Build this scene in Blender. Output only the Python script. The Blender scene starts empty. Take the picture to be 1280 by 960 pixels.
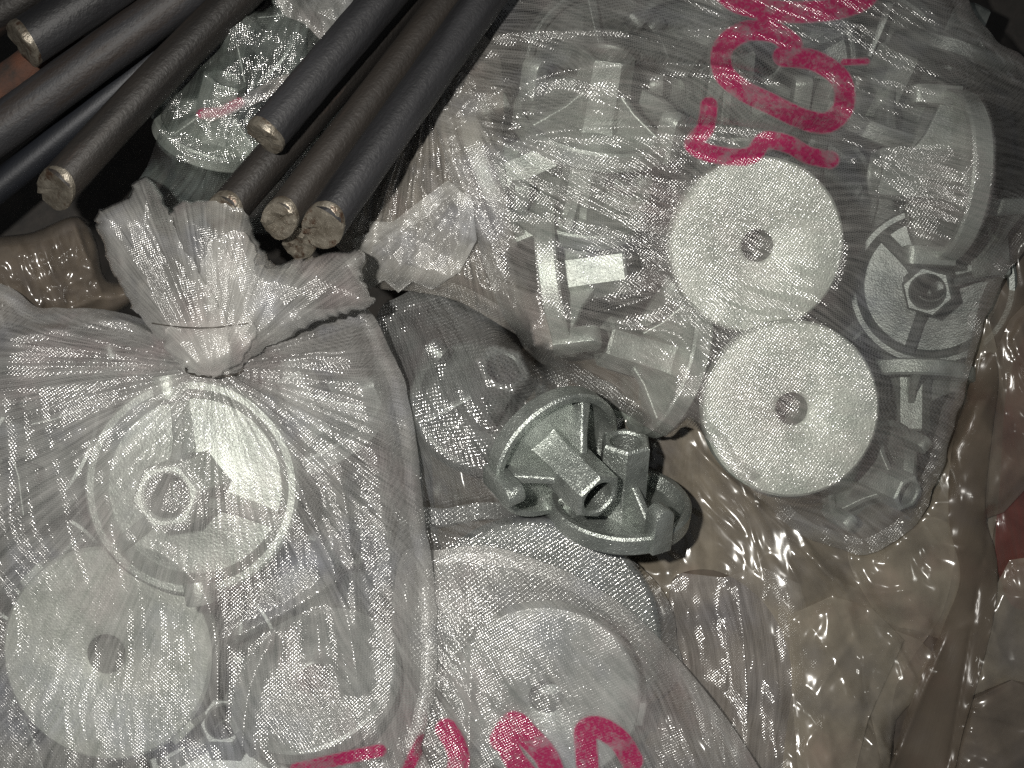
import bpy, bmesh, math, random
import numpy as np
from mathutils import Vector, Matrix
from mathutils.bvhtree import BVHTree

# ------------------------------------------------------------------ camera, light, exposure
SC = bpy.context.scene
COL = SC.collection
CAM_H = 0.80           # camera height over the floor (m)
S = 0.0005             # metres per photo pixel on the floor
cam_d = bpy.data.cameras.new('camera'); cam = bpy.data.objects.new('camera', cam_d); COL.objects.link(cam)
cam.location = (0, 0, CAM_H); cam_d.sensor_width = 36; cam_d.lens = 36 * CAM_H / (1280 * S)
cam_d.clip_start = 0.01; cam_d.clip_end = 20
SC.camera = cam

world = bpy.data.worlds.new('World'); SC.world = world; world.use_nodes = True
wn = world.node_tree
bgn = wn.nodes['Background']; bgn.inputs['Color'].default_value = (0.93, 0.97, 1.0, 1); bgn.inputs['Strength'].default_value = 0.11

fl = bpy.data.lights.new('phone_flash', 'SPOT'); flo = bpy.data.objects.new('phone_flash', fl); COL.objects.link(flo)
fl.energy = 31; fl.shadow_soft_size = 0.011; fl.color = (1.0, 0.965, 0.90); fl.spot_size = math.radians(84); fl.spot_blend = 1.0
flo.location = (-0.11, 0.05, CAM_H - 0.01)
flo.rotation_euler = (Vector((-0.06, -0.05, 0.0)) - flo.location).to_track_quat('-Z', 'Y').to_euler()

SC.view_settings.view_transform = 'Standard'; SC.view_settings.look = 'None'
SC.view_settings.exposure = 0; SC.view_settings.gamma = 1; SC.view_settings.use_curve_mapping = False
SC.cycles.use_denoising = False
SC.cycles.max_bounces = 6; SC.cycles.diffuse_bounces = 3; SC.cycles.glossy_bounces = 2
SC.cycles.transparent_max_bounces = 14; SC.cycles.transmission_bounces = 3
SC.cycles.sample_clamp_indirect = 3; SC.cycles.caustics_reflective = False; SC.cycles.caustics_refractive = False

# ------------------------------------------------------------------ helpers
def P(u, v, z):
    k = S * (CAM_H - z) / CAM_H
    return ((u - 640) * k, (480 - v) * k, z)

def tag(o, label=None, cat=None, group=None, kind=None):
    for k, x in (('label', label), ('category', cat), ('group', group), ('kind', kind)):
        if x: o[k] = x
    return o

def link(name, me, mat=None, parent=None):
    if mat and not len(me.materials): me.materials.append(mat)
    o = bpy.data.objects.new(name, me); COL.objects.link(o)
    if parent: o.parent = parent
    return o

def empty(name, mtx):
    o = bpy.data.objects.new(name, None); COL.objects.link(o); o.empty_display_size = 0.02
    o.matrix_world = mtx
    return o

def hsh(ix, iy, seed):
    n = (ix.astype(np.int64) * 374761393 + iy.astype(np.int64) * 668265263 + seed * 144665) & 0xffffffff
    n = ((n ^ (n >> 13)) * 1274126177) & 0xffffffff
    n = (n ^ (n >> 16)) & 0xffffffff
    return n / 4294967295.0

def noise(x, y, seed=0):
    ix = np.floor(x); iy = np.floor(y); fx = x - ix; fy = y - iy
    fx = fx * fx * fx * (fx * (fx * 6 - 15) + 10); fy = fy * fy * fy * (fy * (fy * 6 - 15) + 10)
    a = hsh(ix, iy, seed); b = hsh(ix + 1, iy, seed); c = hsh(ix, iy + 1, seed); d = hsh(ix + 1, iy + 1, seed)
    return (a * (1 - fx) + b * fx) * (1 - fy) + (c * (1 - fx) + d * fx) * fy     # 0..1

def ridged(x, y, seed=0, octs=3):
    t = 0; amp = 1; tot = 0
    for i in range(octs):
        n = 1 - np.abs(2 * noise(x * 2 ** i + 7 * i, y * 2 ** i + 3 * i, seed + i) - 1)
        t = t + amp * n * n; tot += amp; amp *= 0.5
    return t / tot

def facets(x, y, seed, n=1.0):
    """crumpled-sheet height: upper envelope of cones round jittered points (sharp creases, flat facets)"""
    ix = np.floor(x); iy = np.floor(y); f1 = np.full(x.shape, 9.0); f2 = np.full(x.shape, 9.0)
    for dx in (-1, 0, 1):
        for dy in (-1, 0, 1):
            cx = ix + dx; cy = iy + dy
            px = cx + hsh(cx, cy, seed); py = cy + hsh(cx, cy, seed + 5)
            d = np.hypot(x - px, y - py) - 0.25 * hsh(cx, cy, seed + 9)
            m = d < f1
            f2 = np.where(m, f1, np.minimum(f2, d)); f1 = np.where(m, d, f1)
    return f1, f2

# every solid built so far, as world-space triangles: films are draped over it
SOLID = []
def register(o):
    bpy.context.view_layer.update()
    for q in [o] + list(o.children_recursive):
        if q.type != 'MESH': continue
        me = q.data; mw = q.matrix_world
        co = [mw @ v.co for v in me.vertices]
        SOLID.append((co, [tuple(p.vertices) for p in me.polygons]))

def bvh():
    vs = []; fs = []
    for co, f in SOLID:
        b = len(vs); vs.extend(co); fs.extend([tuple(i + b for i in t) for t in f])
    return BVHTree.FromPolygons(vs, fs)

def smooth_poly(pts, step=6):
    """Catmull-Rom through the outline points"""
    n = len(pts); out = []
    p = np.array(pts, float)
    for i in range(n):
        a, b, c, d = p[i - 1], p[i], p[(i + 1) % n], p[(i + 2) % n]
        k = max(2, int(np.hypot(*(c - b)) / step))
        for j in range(k):
            t = j / k
            out.append(0.5 * (2 * b + (c - a) * t + (2 * a - 5 * b + 4 * c - d) * t * t + (3 * b - 3 * c + d - a) * t ** 3))
    return np.array(out)

def poly_query(poly, U, V):
    """signed distance (+ inside) and nearest outline point"""
    x = U.ravel(); y = V.ravel()
    best = np.full(x.shape, 1e9); nx = np.zeros_like(x); ny = np.zeros_like(y); ins = np.zeros(x.shape, bool)
    n = len(poly)
    for i in range(n):
        ax, ay = poly[i]; bx, by = poly[(i + 1) % n]
        ex, ey = bx - ax, by - ay; L = ex * ex + ey * ey + 1e-12
        t = np.clip(((x - ax) * ex + (y - ay) * ey) / L, 0, 1)
        qx = ax + t * ex; qy = ay + t * ey; d = (x - qx) ** 2 + (y - qy) ** 2
        m = d < best; best = np.where(m, d, best); nx = np.where(m, qx, nx); ny = np.where(m, qy, ny)
        c = ((ay > y) != (by > y))
        with np.errstate(divide='ignore', invalid='ignore'):
            c &= x < (bx - ax) * (y - ay) / (by - ay + 1e-12) + ax
        ins ^= c
    d = np.sqrt(best) * np.where(ins, 1, -1)
    return d.reshape(U.shape), nx.reshape(U.shape), ny.reshape(U.shape)

def relax(h, obs, fixed, it, load):
    for _ in range(it):
        a = np.empty_like(h)
        a[1:-1, 1:-1] = 0.25 * (h[:-2, 1:-1] + h[2:, 1:-1] + h[1:-1, :-2] + h[1:-1, 2:]) - load
        a[0] = h[0]; a[-1] = h[-1]; a[:, 0] = h[:, 0]; a[:, -1] = h[:, -1]
        h = np.where(fixed, h, np.maximum(a, obs))
    return h

def membrane(obs, edge, inside, load=0.0, it=(200, 200, 160, 120)):
    """taut film over an obstacle height map (multi level)"""
    H = None
    for lv, k in enumerate((8, 4, 2, 1)):
        ny, nx = obs.shape; my, mx = -(-ny // k), -(-nx // k)
        po = np.full((my * k, mx * k), -1.0); po[:ny, :nx] = np.where(inside, obs, -1)
        o = po.reshape(my, k, mx, k).max(axis=(1, 3)) if k < 8 else po.reshape(my, k, mx, k).mean(axis=(1, 3))
        pi = np.zeros((my * k, mx * k), bool); pi[:ny, :nx] = inside
        ii = pi.reshape(my, k, mx, k).all(axis=(1, 3)) if k > 1 else pi[:my, :mx]
        pe = np.zeros((my * k, mx * k)); pe[:ny, :nx] = edge; e = pe.reshape(my, k, mx, k).mean(axis=(1, 3))
        if H is None: H = np.where(ii, np.maximum(o, e), e)
        else:
            yy = np.minimum(np.arange(my) // 2, H.shape[0] - 1); xx = np.minimum(np.arange(mx) // 2, H.shape[1] - 1)
            H = np.where(ii, np.maximum(H[yy][:, xx], o), e)
        H = relax(H, o, ~ii, it[lv], load * k * k)
    return H[:obs.shape[0], :obs.shape[1]]

def strokes_mask(strokes, U, V, width):
    m = np.zeros(U.shape)
    for st in strokes:
        w = width
        if isinstance(st, dict): w = st['w']; st = st['p']
        p = smooth_open(st)
        d = np.full(U.shape, 1e9)
        for (ax, ay), (bx, by) in zip(p[:-1], p[1:]):
            ex, ey = bx - ax, by - ay; L = ex * ex + ey * ey + 1e-9
            t = np.clip(((U - ax) * ex + (V - ay) * ey) / L, 0, 1)
            d = np.minimum(d, np.hypot(U - ax - t * ex, V - ay - t * ey))
        m = np.maximum(m, np.clip((w / 2 - d) / 2.2 + 0.5, 0, 1))
    return m

def smooth_open(st):
    p = [st[0]] + list(st) + [st[-1]]; p = np.array(p, float); out = []
    for i in range(1, len(p) - 2):
        a, b, c, d = p[i - 1], p[i], p[i + 1], p[i + 2]
        for j in range(5):
            t = j / 5
            out.append(0.5 * (2 * b + (c - a) * t + (2 * a - 5 * b + 4 * c - d) * t * t + (3 * b - 3 * c + d - a) * t ** 3))
    out.append(p[-2]); return out

def sheet(name, outline, mat, g=2.5, edge_z=None, pillow=(0.0, 30), base=0.0, eps=0.0012, folds=(), load=0.0, drape=True,
          ink=None, ink_w=20, weave_rot=0.0, streak=None, parent=None, step=6, extra=None, solid=True, ragged=0, smooth=True,
          seed=0, edge_roll=0.0, lift=0.0, ridge=None):
    """a film seen from above: outline in photo pixels, draped over everything registered so far"""
    poly = smooth_poly(outline, step) if smooth else np.array(outline, float)
    if ragged:
        t = np.arange(len(poly)) * (0.9 if ragged > 3 else 0.3)
        poly = poly + ragged * np.stack([noise(t, t * 0 + 3, seed) - 0.5, noise(t, t * 0 + 9, seed) - 0.5], 1) * 2
    u0, v0 = poly.min(0) - 2 * g; u1, v1 = poly.max(0) + 2 * g
    U, V = np.meshgrid(np.arange(u0, u1, g), np.arange(v0, v1, g))
    D, NX, NY = poly_query(poly, U, V)
    ins = D > 0
    if drape:
        T = bvh(); o = Vector((0, 0, CAM_H)); fz = np.full(U.shape, -0.02)
        for j in range(U.shape[0]):
            for i in range(U.shape[1]):
                if D[j, i] < -2 * g: continue
                hit = T.ray_cast(o, Vector(P(U[j, i], V[j, i], 0)) - o)
                if hit[0] is not None: fz[j, i] = hit[0].z
    else: fz = np.full(U.shape, -0.02)
    fd = fz.copy()
    for a in (-1, 0, 1):
        for b in (-1, 0, 1):
            fd = np.maximum(fd, np.roll(np.roll(fz, a, 0), b, 1))
    fz = fd
    floor = fz + eps
    ez = np.maximum(floor, lift)
    R = pillow[1]; dd = np.clip(D / R, 0, 1)
    pil = (pillow[0](U, V) if callable(pillow[0]) else pillow[0]) * np.sqrt(np.clip(1 - (1 - dd) ** 2, 0, 1)) + base
    pil = np.maximum(pil, lift + (pil - lift) * 1.0)
    obs = np.maximum(floor, pil)
    h = membrane(obs, np.where(ins, obs, ez), ins, load)
    fade = np.clip(D / 14, 0, 1)
    touch = np.clip(1 - (h - floor) / 0.003, 0, 1)
    for _ in range(6):
        touch[1:-1, 1:-1] = 0.2 * (touch[1:-1, 1:-1] + touch[:-2, 1:-1] + touch[2:, 1:-1] + touch[1:-1, :-2] + touch[1:-1, 2:])
    free = 1 - 0.95 * touch if lift else 1.0
    h_flat = h.copy()
    for f in folds:
        if f['t'] == 'radial':
            cx, cy = f['c']; r = np.hypot(U - cx, V - cy); th = np.arctan2(V - cy, U - cx)
            w = ridged(th * f['n'] / math.pi + 0.25 * noise(r / 90, th * 3, 5), r / f.get('len', 600), f.get('seed', 1), f.get('o', 2))
            a = f['a'] * np.clip(r / f.get('r0', 30), 0.15, 1) * np.exp(-np.maximum(r - f.get('r0', 30), 0) / f['fade'])
            h = h + a * (w - 0.35) * np.maximum(fade, f.get('keep', 0))
        elif f['t'] == 'dir':
            a0 = math.radians(f['ang']); x = U * math.cos(a0) + V * math.sin(a0); y = -U * math.sin(a0) + V * math.cos(a0)
            wx = (noise(U / 130, V / 130, 31) - 0.5) * f.get('warp', 40)
            w = ridged(x / f['len'], (y + wx) / f['wl'], f.get('seed', 2), f.get('o', 3))
            msk = noise(U / 110, V / 110, f.get('seed', 2) + 50) if f.get('mask', True) else 0.7
            h = h + f['a'] * (w - 0.4) * fade * np.clip(msk * 1.8 - 0.3, 0, 1)
        elif f['t'] == 'crumple':
            s = f['s']; a0 = f.get('ang', 0.5)
            x = (U * math.cos(a0) + V * math.sin(a0)) / s / f.get('st', 1.0); y = (-U * math.sin(a0) + V * math.cos(a0)) / s
            f1, f2 = facets(x + 0.5 * noise(x, y, 3), y + 0.5 * noise(x, y, 4), f.get('seed', 3))
            h = h + f['a'] * (f2 - f1 - 0.3) * np.maximum(fade, f.get('keep', 0))
        elif f['t'] == 'crease':    # few long sharp creases between smooth flats
            a0 = math.radians(f['ang']); x = U * math.cos(a0) + V * math.sin(a0); y = -U * math.sin(a0) + V * math.cos(a0)
            x = x + 60 * (noise(U / 160, V / 160, 41) - 0.5)
            for q in range(f.get('o', 2)):
                nn = noise(x / f['len'] * 1.7 ** q + 3.1 * q, y / f['wl'] * 1.7 ** q, f.get('seed', 2) + q)
                h = h + f['a'] / 1.7 ** q * (0.5 - np.abs(2 * nn - 1)) * np.maximum(fade, 0.3)
        elif f['t'] == 'line':      # one crease from a to b
            (ax, ay), (bx, by) = f['p']; ex, ey = bx - ax, by - ay; L = math.hypot(ex, ey)
            t = ((U - ax) * ex + (V - ay) * ey) / L / L; dl = np.abs((U - ax) * ey - (V - ay) * ex) / L
            h = h + f['a'] * np.exp(-dl / f['w']) * np.clip(np.minimum(t, 1 - t) * 6 + 0.3, 0, 1)
    h = h_flat + (h - h_flat) * free
    for f in folds:
        if f['t'] != 'poly': continue
        p = np.array(smooth_open(f['p'])); d = np.full(U.shape, 1e9); tt = np.zeros(U.shape)
        for q, ((ax, ay), (bx, by)) in enumerate(zip(p[:-1], p[1:])):
            ex, ey = bx - ax, by - ay; L = ex * ex + ey * ey + 1e-9
            t = np.clip(((U - ax) * ex + (V - ay) * ey) / L, 0, 1); dq = np.hypot(U - ax - t * ex, V - ay - t * ey)
            m = dq < d; d = np.where(m, dq, d); tt = np.where(m, (q + t) / (len(p) - 1), tt)
        h = h + f['a'] * np.exp(-np.sqrt(d * d + 4) / f['w']) * np.clip(np.minimum(tt, 1 - tt) * 7, 0, 1) * fade
    h = np.maximum(h, fz + eps * 0.8)
    if edge_roll:
        h = h + edge_roll * np.exp(-((D - 9) / 6) ** 2)
    # vertices
    use = D > -1.2 * g
    su = np.where(ins, U, NX); sv = np.where(ins, V, NY)
    idx = -np.ones(U.shape, int)
    cell = ins[:-1, :-1] | ins[1:, :-1] | ins[:-1, 1:] | ins[1:, 1:]
    need = np.zeros(U.shape, bool)
    for a in (0, 1):
        for b in (0, 1):
            need[a:U.shape[0] - 1 + a, b:U.shape[1] - 1 + b] |= cell
    idx[need] = np.arange(need.sum())
    k = S * (CAM_H - h) / CAM_H
    co = np.stack([(su - 640) * k, (480 - sv) * k, h], -1)[need]
    jj, ii = np.nonzero(cell)
    faces = np.stack([idx[jj, ii], idx[jj + 1, ii], idx[jj + 1, ii + 1], idx[jj, ii + 1]], 1)
    hz = h[need]; su_, sv_ = su[need], sv[need]
    if lift:            # the film curls back under its own edge down to what it lies on
        P0 = poly; n_ = len(P0); tang = np.roll(P0, -1, 0) - np.roll(P0, 1, 0); nrm = np.stack([-tang[:, 1], tang[:, 0]], 1); nrm /= np.linalg.norm(nrm, axis=1)[:, None] + 1e-9
        area = 0.5 * np.sum(P0[:, 0] * np.roll(P0[:, 1], -1) - np.roll(P0[:, 0], -1) * P0[:, 1]); nrm *= 1 if area > 0 else -1
        def samp(A, q):
            i = np.clip(((q[:, 0] - u0) / g).round().astype(int), 0, U.shape[1] - 1); j = np.clip(((q[:, 1] - v0) / g).round().astype(int), 0, U.shape[0] - 1); return A[j, i]
        e0 = samp(ez, P0); fl0 = samp(fz, P0 + nrm * 4); b0 = len(co); rows = []
        for off, t_ in ((0.0, 0.0), (1.2, 0.12), (4.5, 0.35), (11, 0.7), (20, 1.0)):
            q = P0 + nrm * off; zz = e0 * (1 - t_) + np.minimum(fl0 + 0.0015, e0) * t_; kk = S * (CAM_H - zz) / CAM_H
            rows.append(np.stack([(q[:, 0] - 640) * kk, (480 - q[:, 1]) * kk, zz], 1))
            su_ = np.concatenate([su_, q[:, 0]]); sv_ = np.concatenate([sv_, q[:, 1]]); hz = np.concatenate([hz, zz])
        co = np.concatenate([co] + rows); ar = np.arange(n_)
        for r_ in range(4):
            a_ = b0 + r_ * n_ + ar; b_ = b0 + r_ * n_ + (ar + 1) % n_
            faces = np.concatenate([faces, np.stack([a_, b_, b_ + n_, a_ + n_], 1)])
    me = bpy.data.meshes.new(name)
    me.vertices.add(len(co)); me.vertices.foreach_set('co', co.ravel())
    nf = len(faces)
    me.loops.add(nf * 4); me.loops.foreach_set('vertex_index', faces.ravel().astype(np.int32))
    me.polygons.add(nf); me.polygons.foreach_set('loop_start', np.arange(nf, dtype=np.int32) * 4)
    me.update(calc_edges=True); me.validate()
    me.polygons.foreach_set('use_smooth', np.ones(len(me.polygons), bool))
    # uv maps: weave (metres, rotated, gently warped) and streak
    x = su_ * S; y = -sv_ * S; U_ = su_; V_ = sv_
    x = x + 0.012 * (noise(U_ / 170, V_ / 170, seed + 61) - 0.5); y = y + 0.012 * (noise(U_ / 170, V_ / 170, seed + 62) - 0.5)
    # cloth length grows down slopes
    c, s_ = math.cos(weave_rot), math.sin(weave_rot)
    uvw = np.stack([x * c - y * s_ + hz * 0.5, x * s_ + y * c + hz * 0.5], 1)
    if streak and streak[0] == 'radial':
        cx, cy = streak[1]; r = np.hypot(U_ - cx, V_ - cy); th = np.arctan2(V_ - cy, U_ - cx)
        if len(streak) > 2: th = th + streak[2] * noise(U_ / 120, V_ / 120, 77)
        uvs = np.stack([r * S, th * 0.16], 1)
    else:
        a0 = math.radians(streak[1]) if streak else 0.3
        wv = 0.03 * (noise(U_ / 140, V_ / 140, seed + 71) - 0.5)
        uvs = np.stack([U_ * S * math.cos(a0) + V_ * S * math.sin(a0), -U_ * S * math.sin(a0) + V_ * S * math.cos(a0) + wv], 1)
    li = np.empty(len(me.loops), np.int32); me.loops.foreach_get('vertex_index', li)
    for nm, uv in (('UVMap', uvw), ('streak', uvs)):
        l = me.uv_layers.new(name=nm); l.data.foreach_set('uv', uv[li].astype(np.float32).ravel())
    a = me.attributes.new('ink', 'FLOAT', 'POINT')
    a.data.foreach_set('value', (strokes_mask(ink, U_, V_, ink_w) if ink else np.zeros(len(co))).astype(np.float32))
    o = link(name, me, mat, parent)
    if solid: register(o)
    return o

# ------------------------------------------------------------------ materials
def newmat(name):
    m = bpy.data.materials.new(name); m.use_nodes = True; nt = m.node_tree; nt.nodes.clear()
    return m, nt
class NB:
    def __init__(s, nt): s.nt = nt
    def n(s, t, **kw):
        q = s.nt.nodes.new(t)
        for k, v in kw.items():
            if k in ('op',): q.operation = v
            else: setattr(q, k, v)
        return q
    def val(s, sock, v):
        if hasattr(v, 'is_output') or isinstance(v, bpy.types.NodeSocket): s.nt.links.new(v, sock)
        else: sock.default_value = v
    def m(s, op, a, b=None, c=None, clamp=False):
        q = s.nt.nodes.new('ShaderNodeMath'); q.operation = op; q.use_clamp = clamp
        s.val(q.inputs[0], a)
        if b is not None: s.val(q.inputs[1], b)
        if c is not None: s.val(q.inputs[2], c)
        return q.outputs[0]
    def noise(s, vec, scale, detail=3, rough=0.55, dist=0):
        q = s.nt.nodes.new('ShaderNodeTexNoise'); s.nt.links.new(vec, q.inputs['Vector'])
        q.inputs['Scale'].default_value = scale; q.inputs['Detail'].default_value = detail; q.inputs['Roughness'].default_value = rough; q.inputs['Distortion'].default_value = dist
        return q.outputs['Fac']
    def mapr(s, v, a, b, c, d, clamp=True):
        q = s.nt.nodes.new('ShaderNodeMapRange'); q.clamp = clamp; s.val(q.inputs[0], v)
        for i, x in enumerate((a, b, c, d)): q.inputs[1 + i].default_value = x
        return q.outputs[0]
    def mixc(s, f, a, b):
        q = s.nt.nodes.new('ShaderNodeMix'); q.data_type = 'RGBA'; s.val(q.inputs[0], f)
        s.val(q.inputs[6], a); s.val(q.inputs[7], b); return q.outputs[2]
    def scale(s, vec, xyz):
        q = s.nt.nodes.new('ShaderNodeMapping'); s.nt.links.new(vec, q.inputs[0]); q.inputs['Scale'].default_value = xyz; return q.outputs[0]

def film_mat(name, tint, op=0.45, streak_amp=0.35, weave=True, period=0.0019, bump=0.5, rough=0.28, gloss=1.0, tr=0.3, mott=0.15,
             crinkle=0.5, ink=(0.42, 0.012, 0.10, 1), ior=1.5, streak_k=(18, 420, 1), face=0.5):
    m, nt = newmat(name); b = NB(nt)
    uv = b.n('ShaderNodeUVMap', uv_map='UVMap').outputs[0]; st = b.n('ShaderNodeUVMap', uv_map='streak').outputs[0]
    geo = b.n('ShaderNodeTexCoord').outputs['Object']
    sep = b.n('ShaderNodeSeparateXYZ'); nt.links.new(uv, sep.inputs[0])
    n1 = b.noise(b.scale(st, streak_k), 1.0, 4, 0.65)          # fine fibres along the pull
    n1b = b.noise(b.scale(st, (streak_k[0] * 0.7, streak_k[1] * 0.4, 1)), 1.0, 3, 0.6)
    n2 = b.noise(geo, 38, 4, 0.6)                               # milky patches
    jit = b.noise(uv, 240, 2, 0.5)
    if weave:
        k = 2 * math.pi / period / 2
        a1 = b.m('SINE', b.m('ADD', b.m('MULTIPLY', sep.outputs[0], k * 2), b.m('MULTIPLY', jit, 2.5)))
        a2 = b.m('SINE', b.m('ADD', b.m('MULTIPLY', sep.outputs[1], k * 2), b.m('MULTIPLY', jit, 2.0)))
        wv = b.m('MULTIPLY', a1, a2)
        gaps = b.m('MAXIMUM', b.m('ABSOLUTE', a1), b.m('ABSOLUTE', a2))
    # opacity
    o = b.m('ADD', op - streak_amp * 0.5, b.m('MULTIPLY', b.mapr(n1, 0.3, 0.7, 0, 1), streak_amp * 0.75))
    o = b.m('ADD', o, b.m('MULTIPLY', b.mapr(n1b, 0.3, 0.7, 0, 1), streak_amp * 0.25))
    o = b.m('ADD', o, b.m('MULTIPLY', b.m('SUBTRACT', n2, 0.5), mott * 2.5))
    if weave: o = b.m('ADD', o, b.m('MULTIPLY', b.m('SUBTRACT', gaps, 0.75), 0.22))
    lw = b.n('ShaderNodeLayerWeight'); lw.inputs[0].default_value = 0.35
    o = b.m('ADD', o, b.m('MULTIPLY', b.m('POWER', lw.outputs['Facing'], 1.6), face), clamp=True)
    at = b.n('ShaderNodeAttribute', attribute_name='ink').outputs['Fac']
    inkn = b.m('MULTIPLY', at, b.m('MULTIPLY', b.mapr(b.noise(uv, 420, 3, 0.7), 0.30, 0.50, 0.75, 1.0), b.mapr(b.noise(geo, 90, 4, 0.7), 0.30, 0.5, 0.6, 1.0)))
    o = b.m('MAXIMUM', o, b.m('MULTIPLY', inkn, 0.84))
    # relief
    hgt = b.m('MULTIPLY', b.noise(b.scale(st, (streak_k[0] * (3 if weave else 1), streak_k[1] * 0.8, 1)), 1.0, 4, 0.7), 0.9)
    cr = b.n('ShaderNodeTexVoronoi'); cr.feature = 'F1'; nt.links.new(b.scale(st, (90, 190, 1)), cr.inputs['Vector']); cr.inputs['Scale'].default_value = 1.0
    hgt = b.m('ADD', hgt, b.m('MULTIPLY', cr.outputs['Distance'], crinkle * 0.5))
    fz_ = b.noise(uv, 190 if weave else 45, 4 if weave else 2, 0.62)
    hgt = b.m('ADD', hgt, b.m('MULTIPLY', b.m('ABSOLUTE', b.m('SUBTRACT', fz_, 0.5)), crinkle * 5.0))
    if weave: hgt = b.m('ADD', hgt, b.m('MULTIPLY', b.noise(uv, 900, 2, 0.6), crinkle * 2.4))
    if weave: hgt = b.m('ADD', hgt, b.m('MULTIPLY', wv, b.mapr(n2, 0.35, 0.6, 0.6, 1.3)))
    bp = b.n('ShaderNodeBump'); bp.inputs['Strength'].default_value = bump; bp.inputs['Distance'].default_value = 0.00042
    nt.links.new(hgt, bp.inputs['Height'])
    bd = b.n('ShaderNodeBump'); bd.inputs['Strength'].default_value = bump * 0.3; bd.inputs['Distance'].default_value = 0.0004
    nt.links.new(hgt, bd.inputs['Height'])
    colr = b.mixc(b.mapr(n2, 0.3, 0.7, 0, 1), tuple(c * 0.82 for c in tint[:3]) + (1,), tint)
    n4 = b.noise(geo, 17, 3, 0.6)
    colr = b.mixc(b.mapr(n4, 0.52, 0.72, 0, 0.55), colr, (tint[0] * 0.78, tint[1] * 0.84, tint[2] * 1.08, 1))
    colr = b.mixc(b.mapr(n4, 0.46, 0.30, 0, 0.45), colr, (tint[0] * 1.0, tint[1] * 0.78, tint[2] * 0.82, 1))
    colr = b.mixc(inkn, colr, ink)
    df = b.n('ShaderNodeBsdfDiffuse'); nt.links.new(colr, df.inputs[0]); nt.links.new(bd.outputs[0], df.inputs['Normal'])
    tl = b.n('ShaderNodeBsdfTranslucent'); nt.links.new(colr, tl.inputs[0])
    mx = b.n('ShaderNodeMixShader'); mx.inputs[0].default_value = tr; nt.links.new(df.outputs[0], mx.inputs[1]); nt.links.new(tl.outputs[0], mx.inputs[2])
    tp = b.n('ShaderNodeBsdfTransparent'); tp.inputs[0].default_value = (0.97, 0.975, 0.97, 1)
    m1 = b.n('ShaderNodeMixShader'); nt.links.new(o, m1.inputs[0]); nt.links.new(tp.outputs[0], m1.inputs[1]); nt.links.new(mx.outputs[0], m1.inputs[2])
    gl = b.n('ShaderNodeBsdfAnisotropic'); gl.inputs['Roughness'].default_value = rough; nt.links.new(bp.outputs[0], gl.inputs['Normal']); gl.inputs[0].default_value = (1, 1, 1, 1)
    fr = b.n('ShaderNodeLayerWeight'); fr.inputs[0].default_value = 0.5
    gf = b.m('MULTIPLY', b.m('ADD', 0.04, b.m('MULTIPLY', b.m('POWER', fr.outputs['Facing'], 5.0), 0.7)), gloss, clamp=True)
    m2 = b.n('ShaderNodeMixShader'); nt.links.new(gf, m2.inputs[0]); nt.links.new(m1.outputs[0], m2.inputs[1]); nt.links.new(gl.outputs[0], m2.inputs[2])
    out = b.n('ShaderNodeOutputMaterial'); nt.links.new(m2.outputs[0], out.inputs[0])
    return m

def metal_mat(name, c1, c2, rough=0.45, metallic=0.6, grain=0.4, gscale=900, spots=None, streaks=False, sscale=60):
    m, nt = newmat(name); b = NB(nt)
    oc = b.n('ShaderNodeTexCoord').outputs['Object']
    oi = b.n('ShaderNodeObjectInfo').outputs['Random']
    mp = b.n('ShaderNodeVectorMath'); mp.operation = 'ADD'; nt.links.new(oc, mp.inputs[0])
    cx = b.n('ShaderNodeCombineXYZ'); nt.links.new(b.m('MULTIPLY', oi, 7.0), cx.inputs[0]); nt.links.new(b.m('MULTIPLY', oi, 3.0), cx.inputs[2]); nt.links.new(cx.outputs[0], mp.inputs[1])
    v = mp.outputs[0]
    if streaks: vv = b.scale(v, (1, 1, 0.12))
    else: vv = v
    n = b.noise(vv, sscale, 5, 0.65)
    f = b.noise(v, gscale, 2, 0.6)
    col = b.mixc(b.mapr(n, 0.35, 0.65, 0, 1), c1, c2)
    if spots:
        s = b.noise(vv, spots[1], 6, 0.7)
        col = b.mixc(b.mapr(s, spots[2], spots[2] + 0.1, 0, 1), col, spots[0])
    pr = b.n('ShaderNodeBsdfPrincipled'); nt.links.new(col, pr.inputs['Base Color'])
    pr.inputs['Metallic'].default_value = metallic
    nt.links.new(b.m('ADD', rough - 0.08, b.m('MULTIPLY', n, 0.2)), pr.inputs['Roughness'])
    bp = b.n('ShaderNodeBump'); bp.inputs['Strength'].default_value = grain; bp.inputs['Distance'].default_value = 0.0006
    nt.links.new(b.m('ADD', f, b.m('MULTIPLY', b.noise(v, gscale * 0.3, 3, 0.6), 0.7)), bp.inputs['Height']); nt.links.new(bp.outputs[0], pr.inputs['Normal'])
    out = b.n('ShaderNodeOutputMaterial'); nt.links.new(pr.outputs[0], out.inputs[0])
    return m

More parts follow.
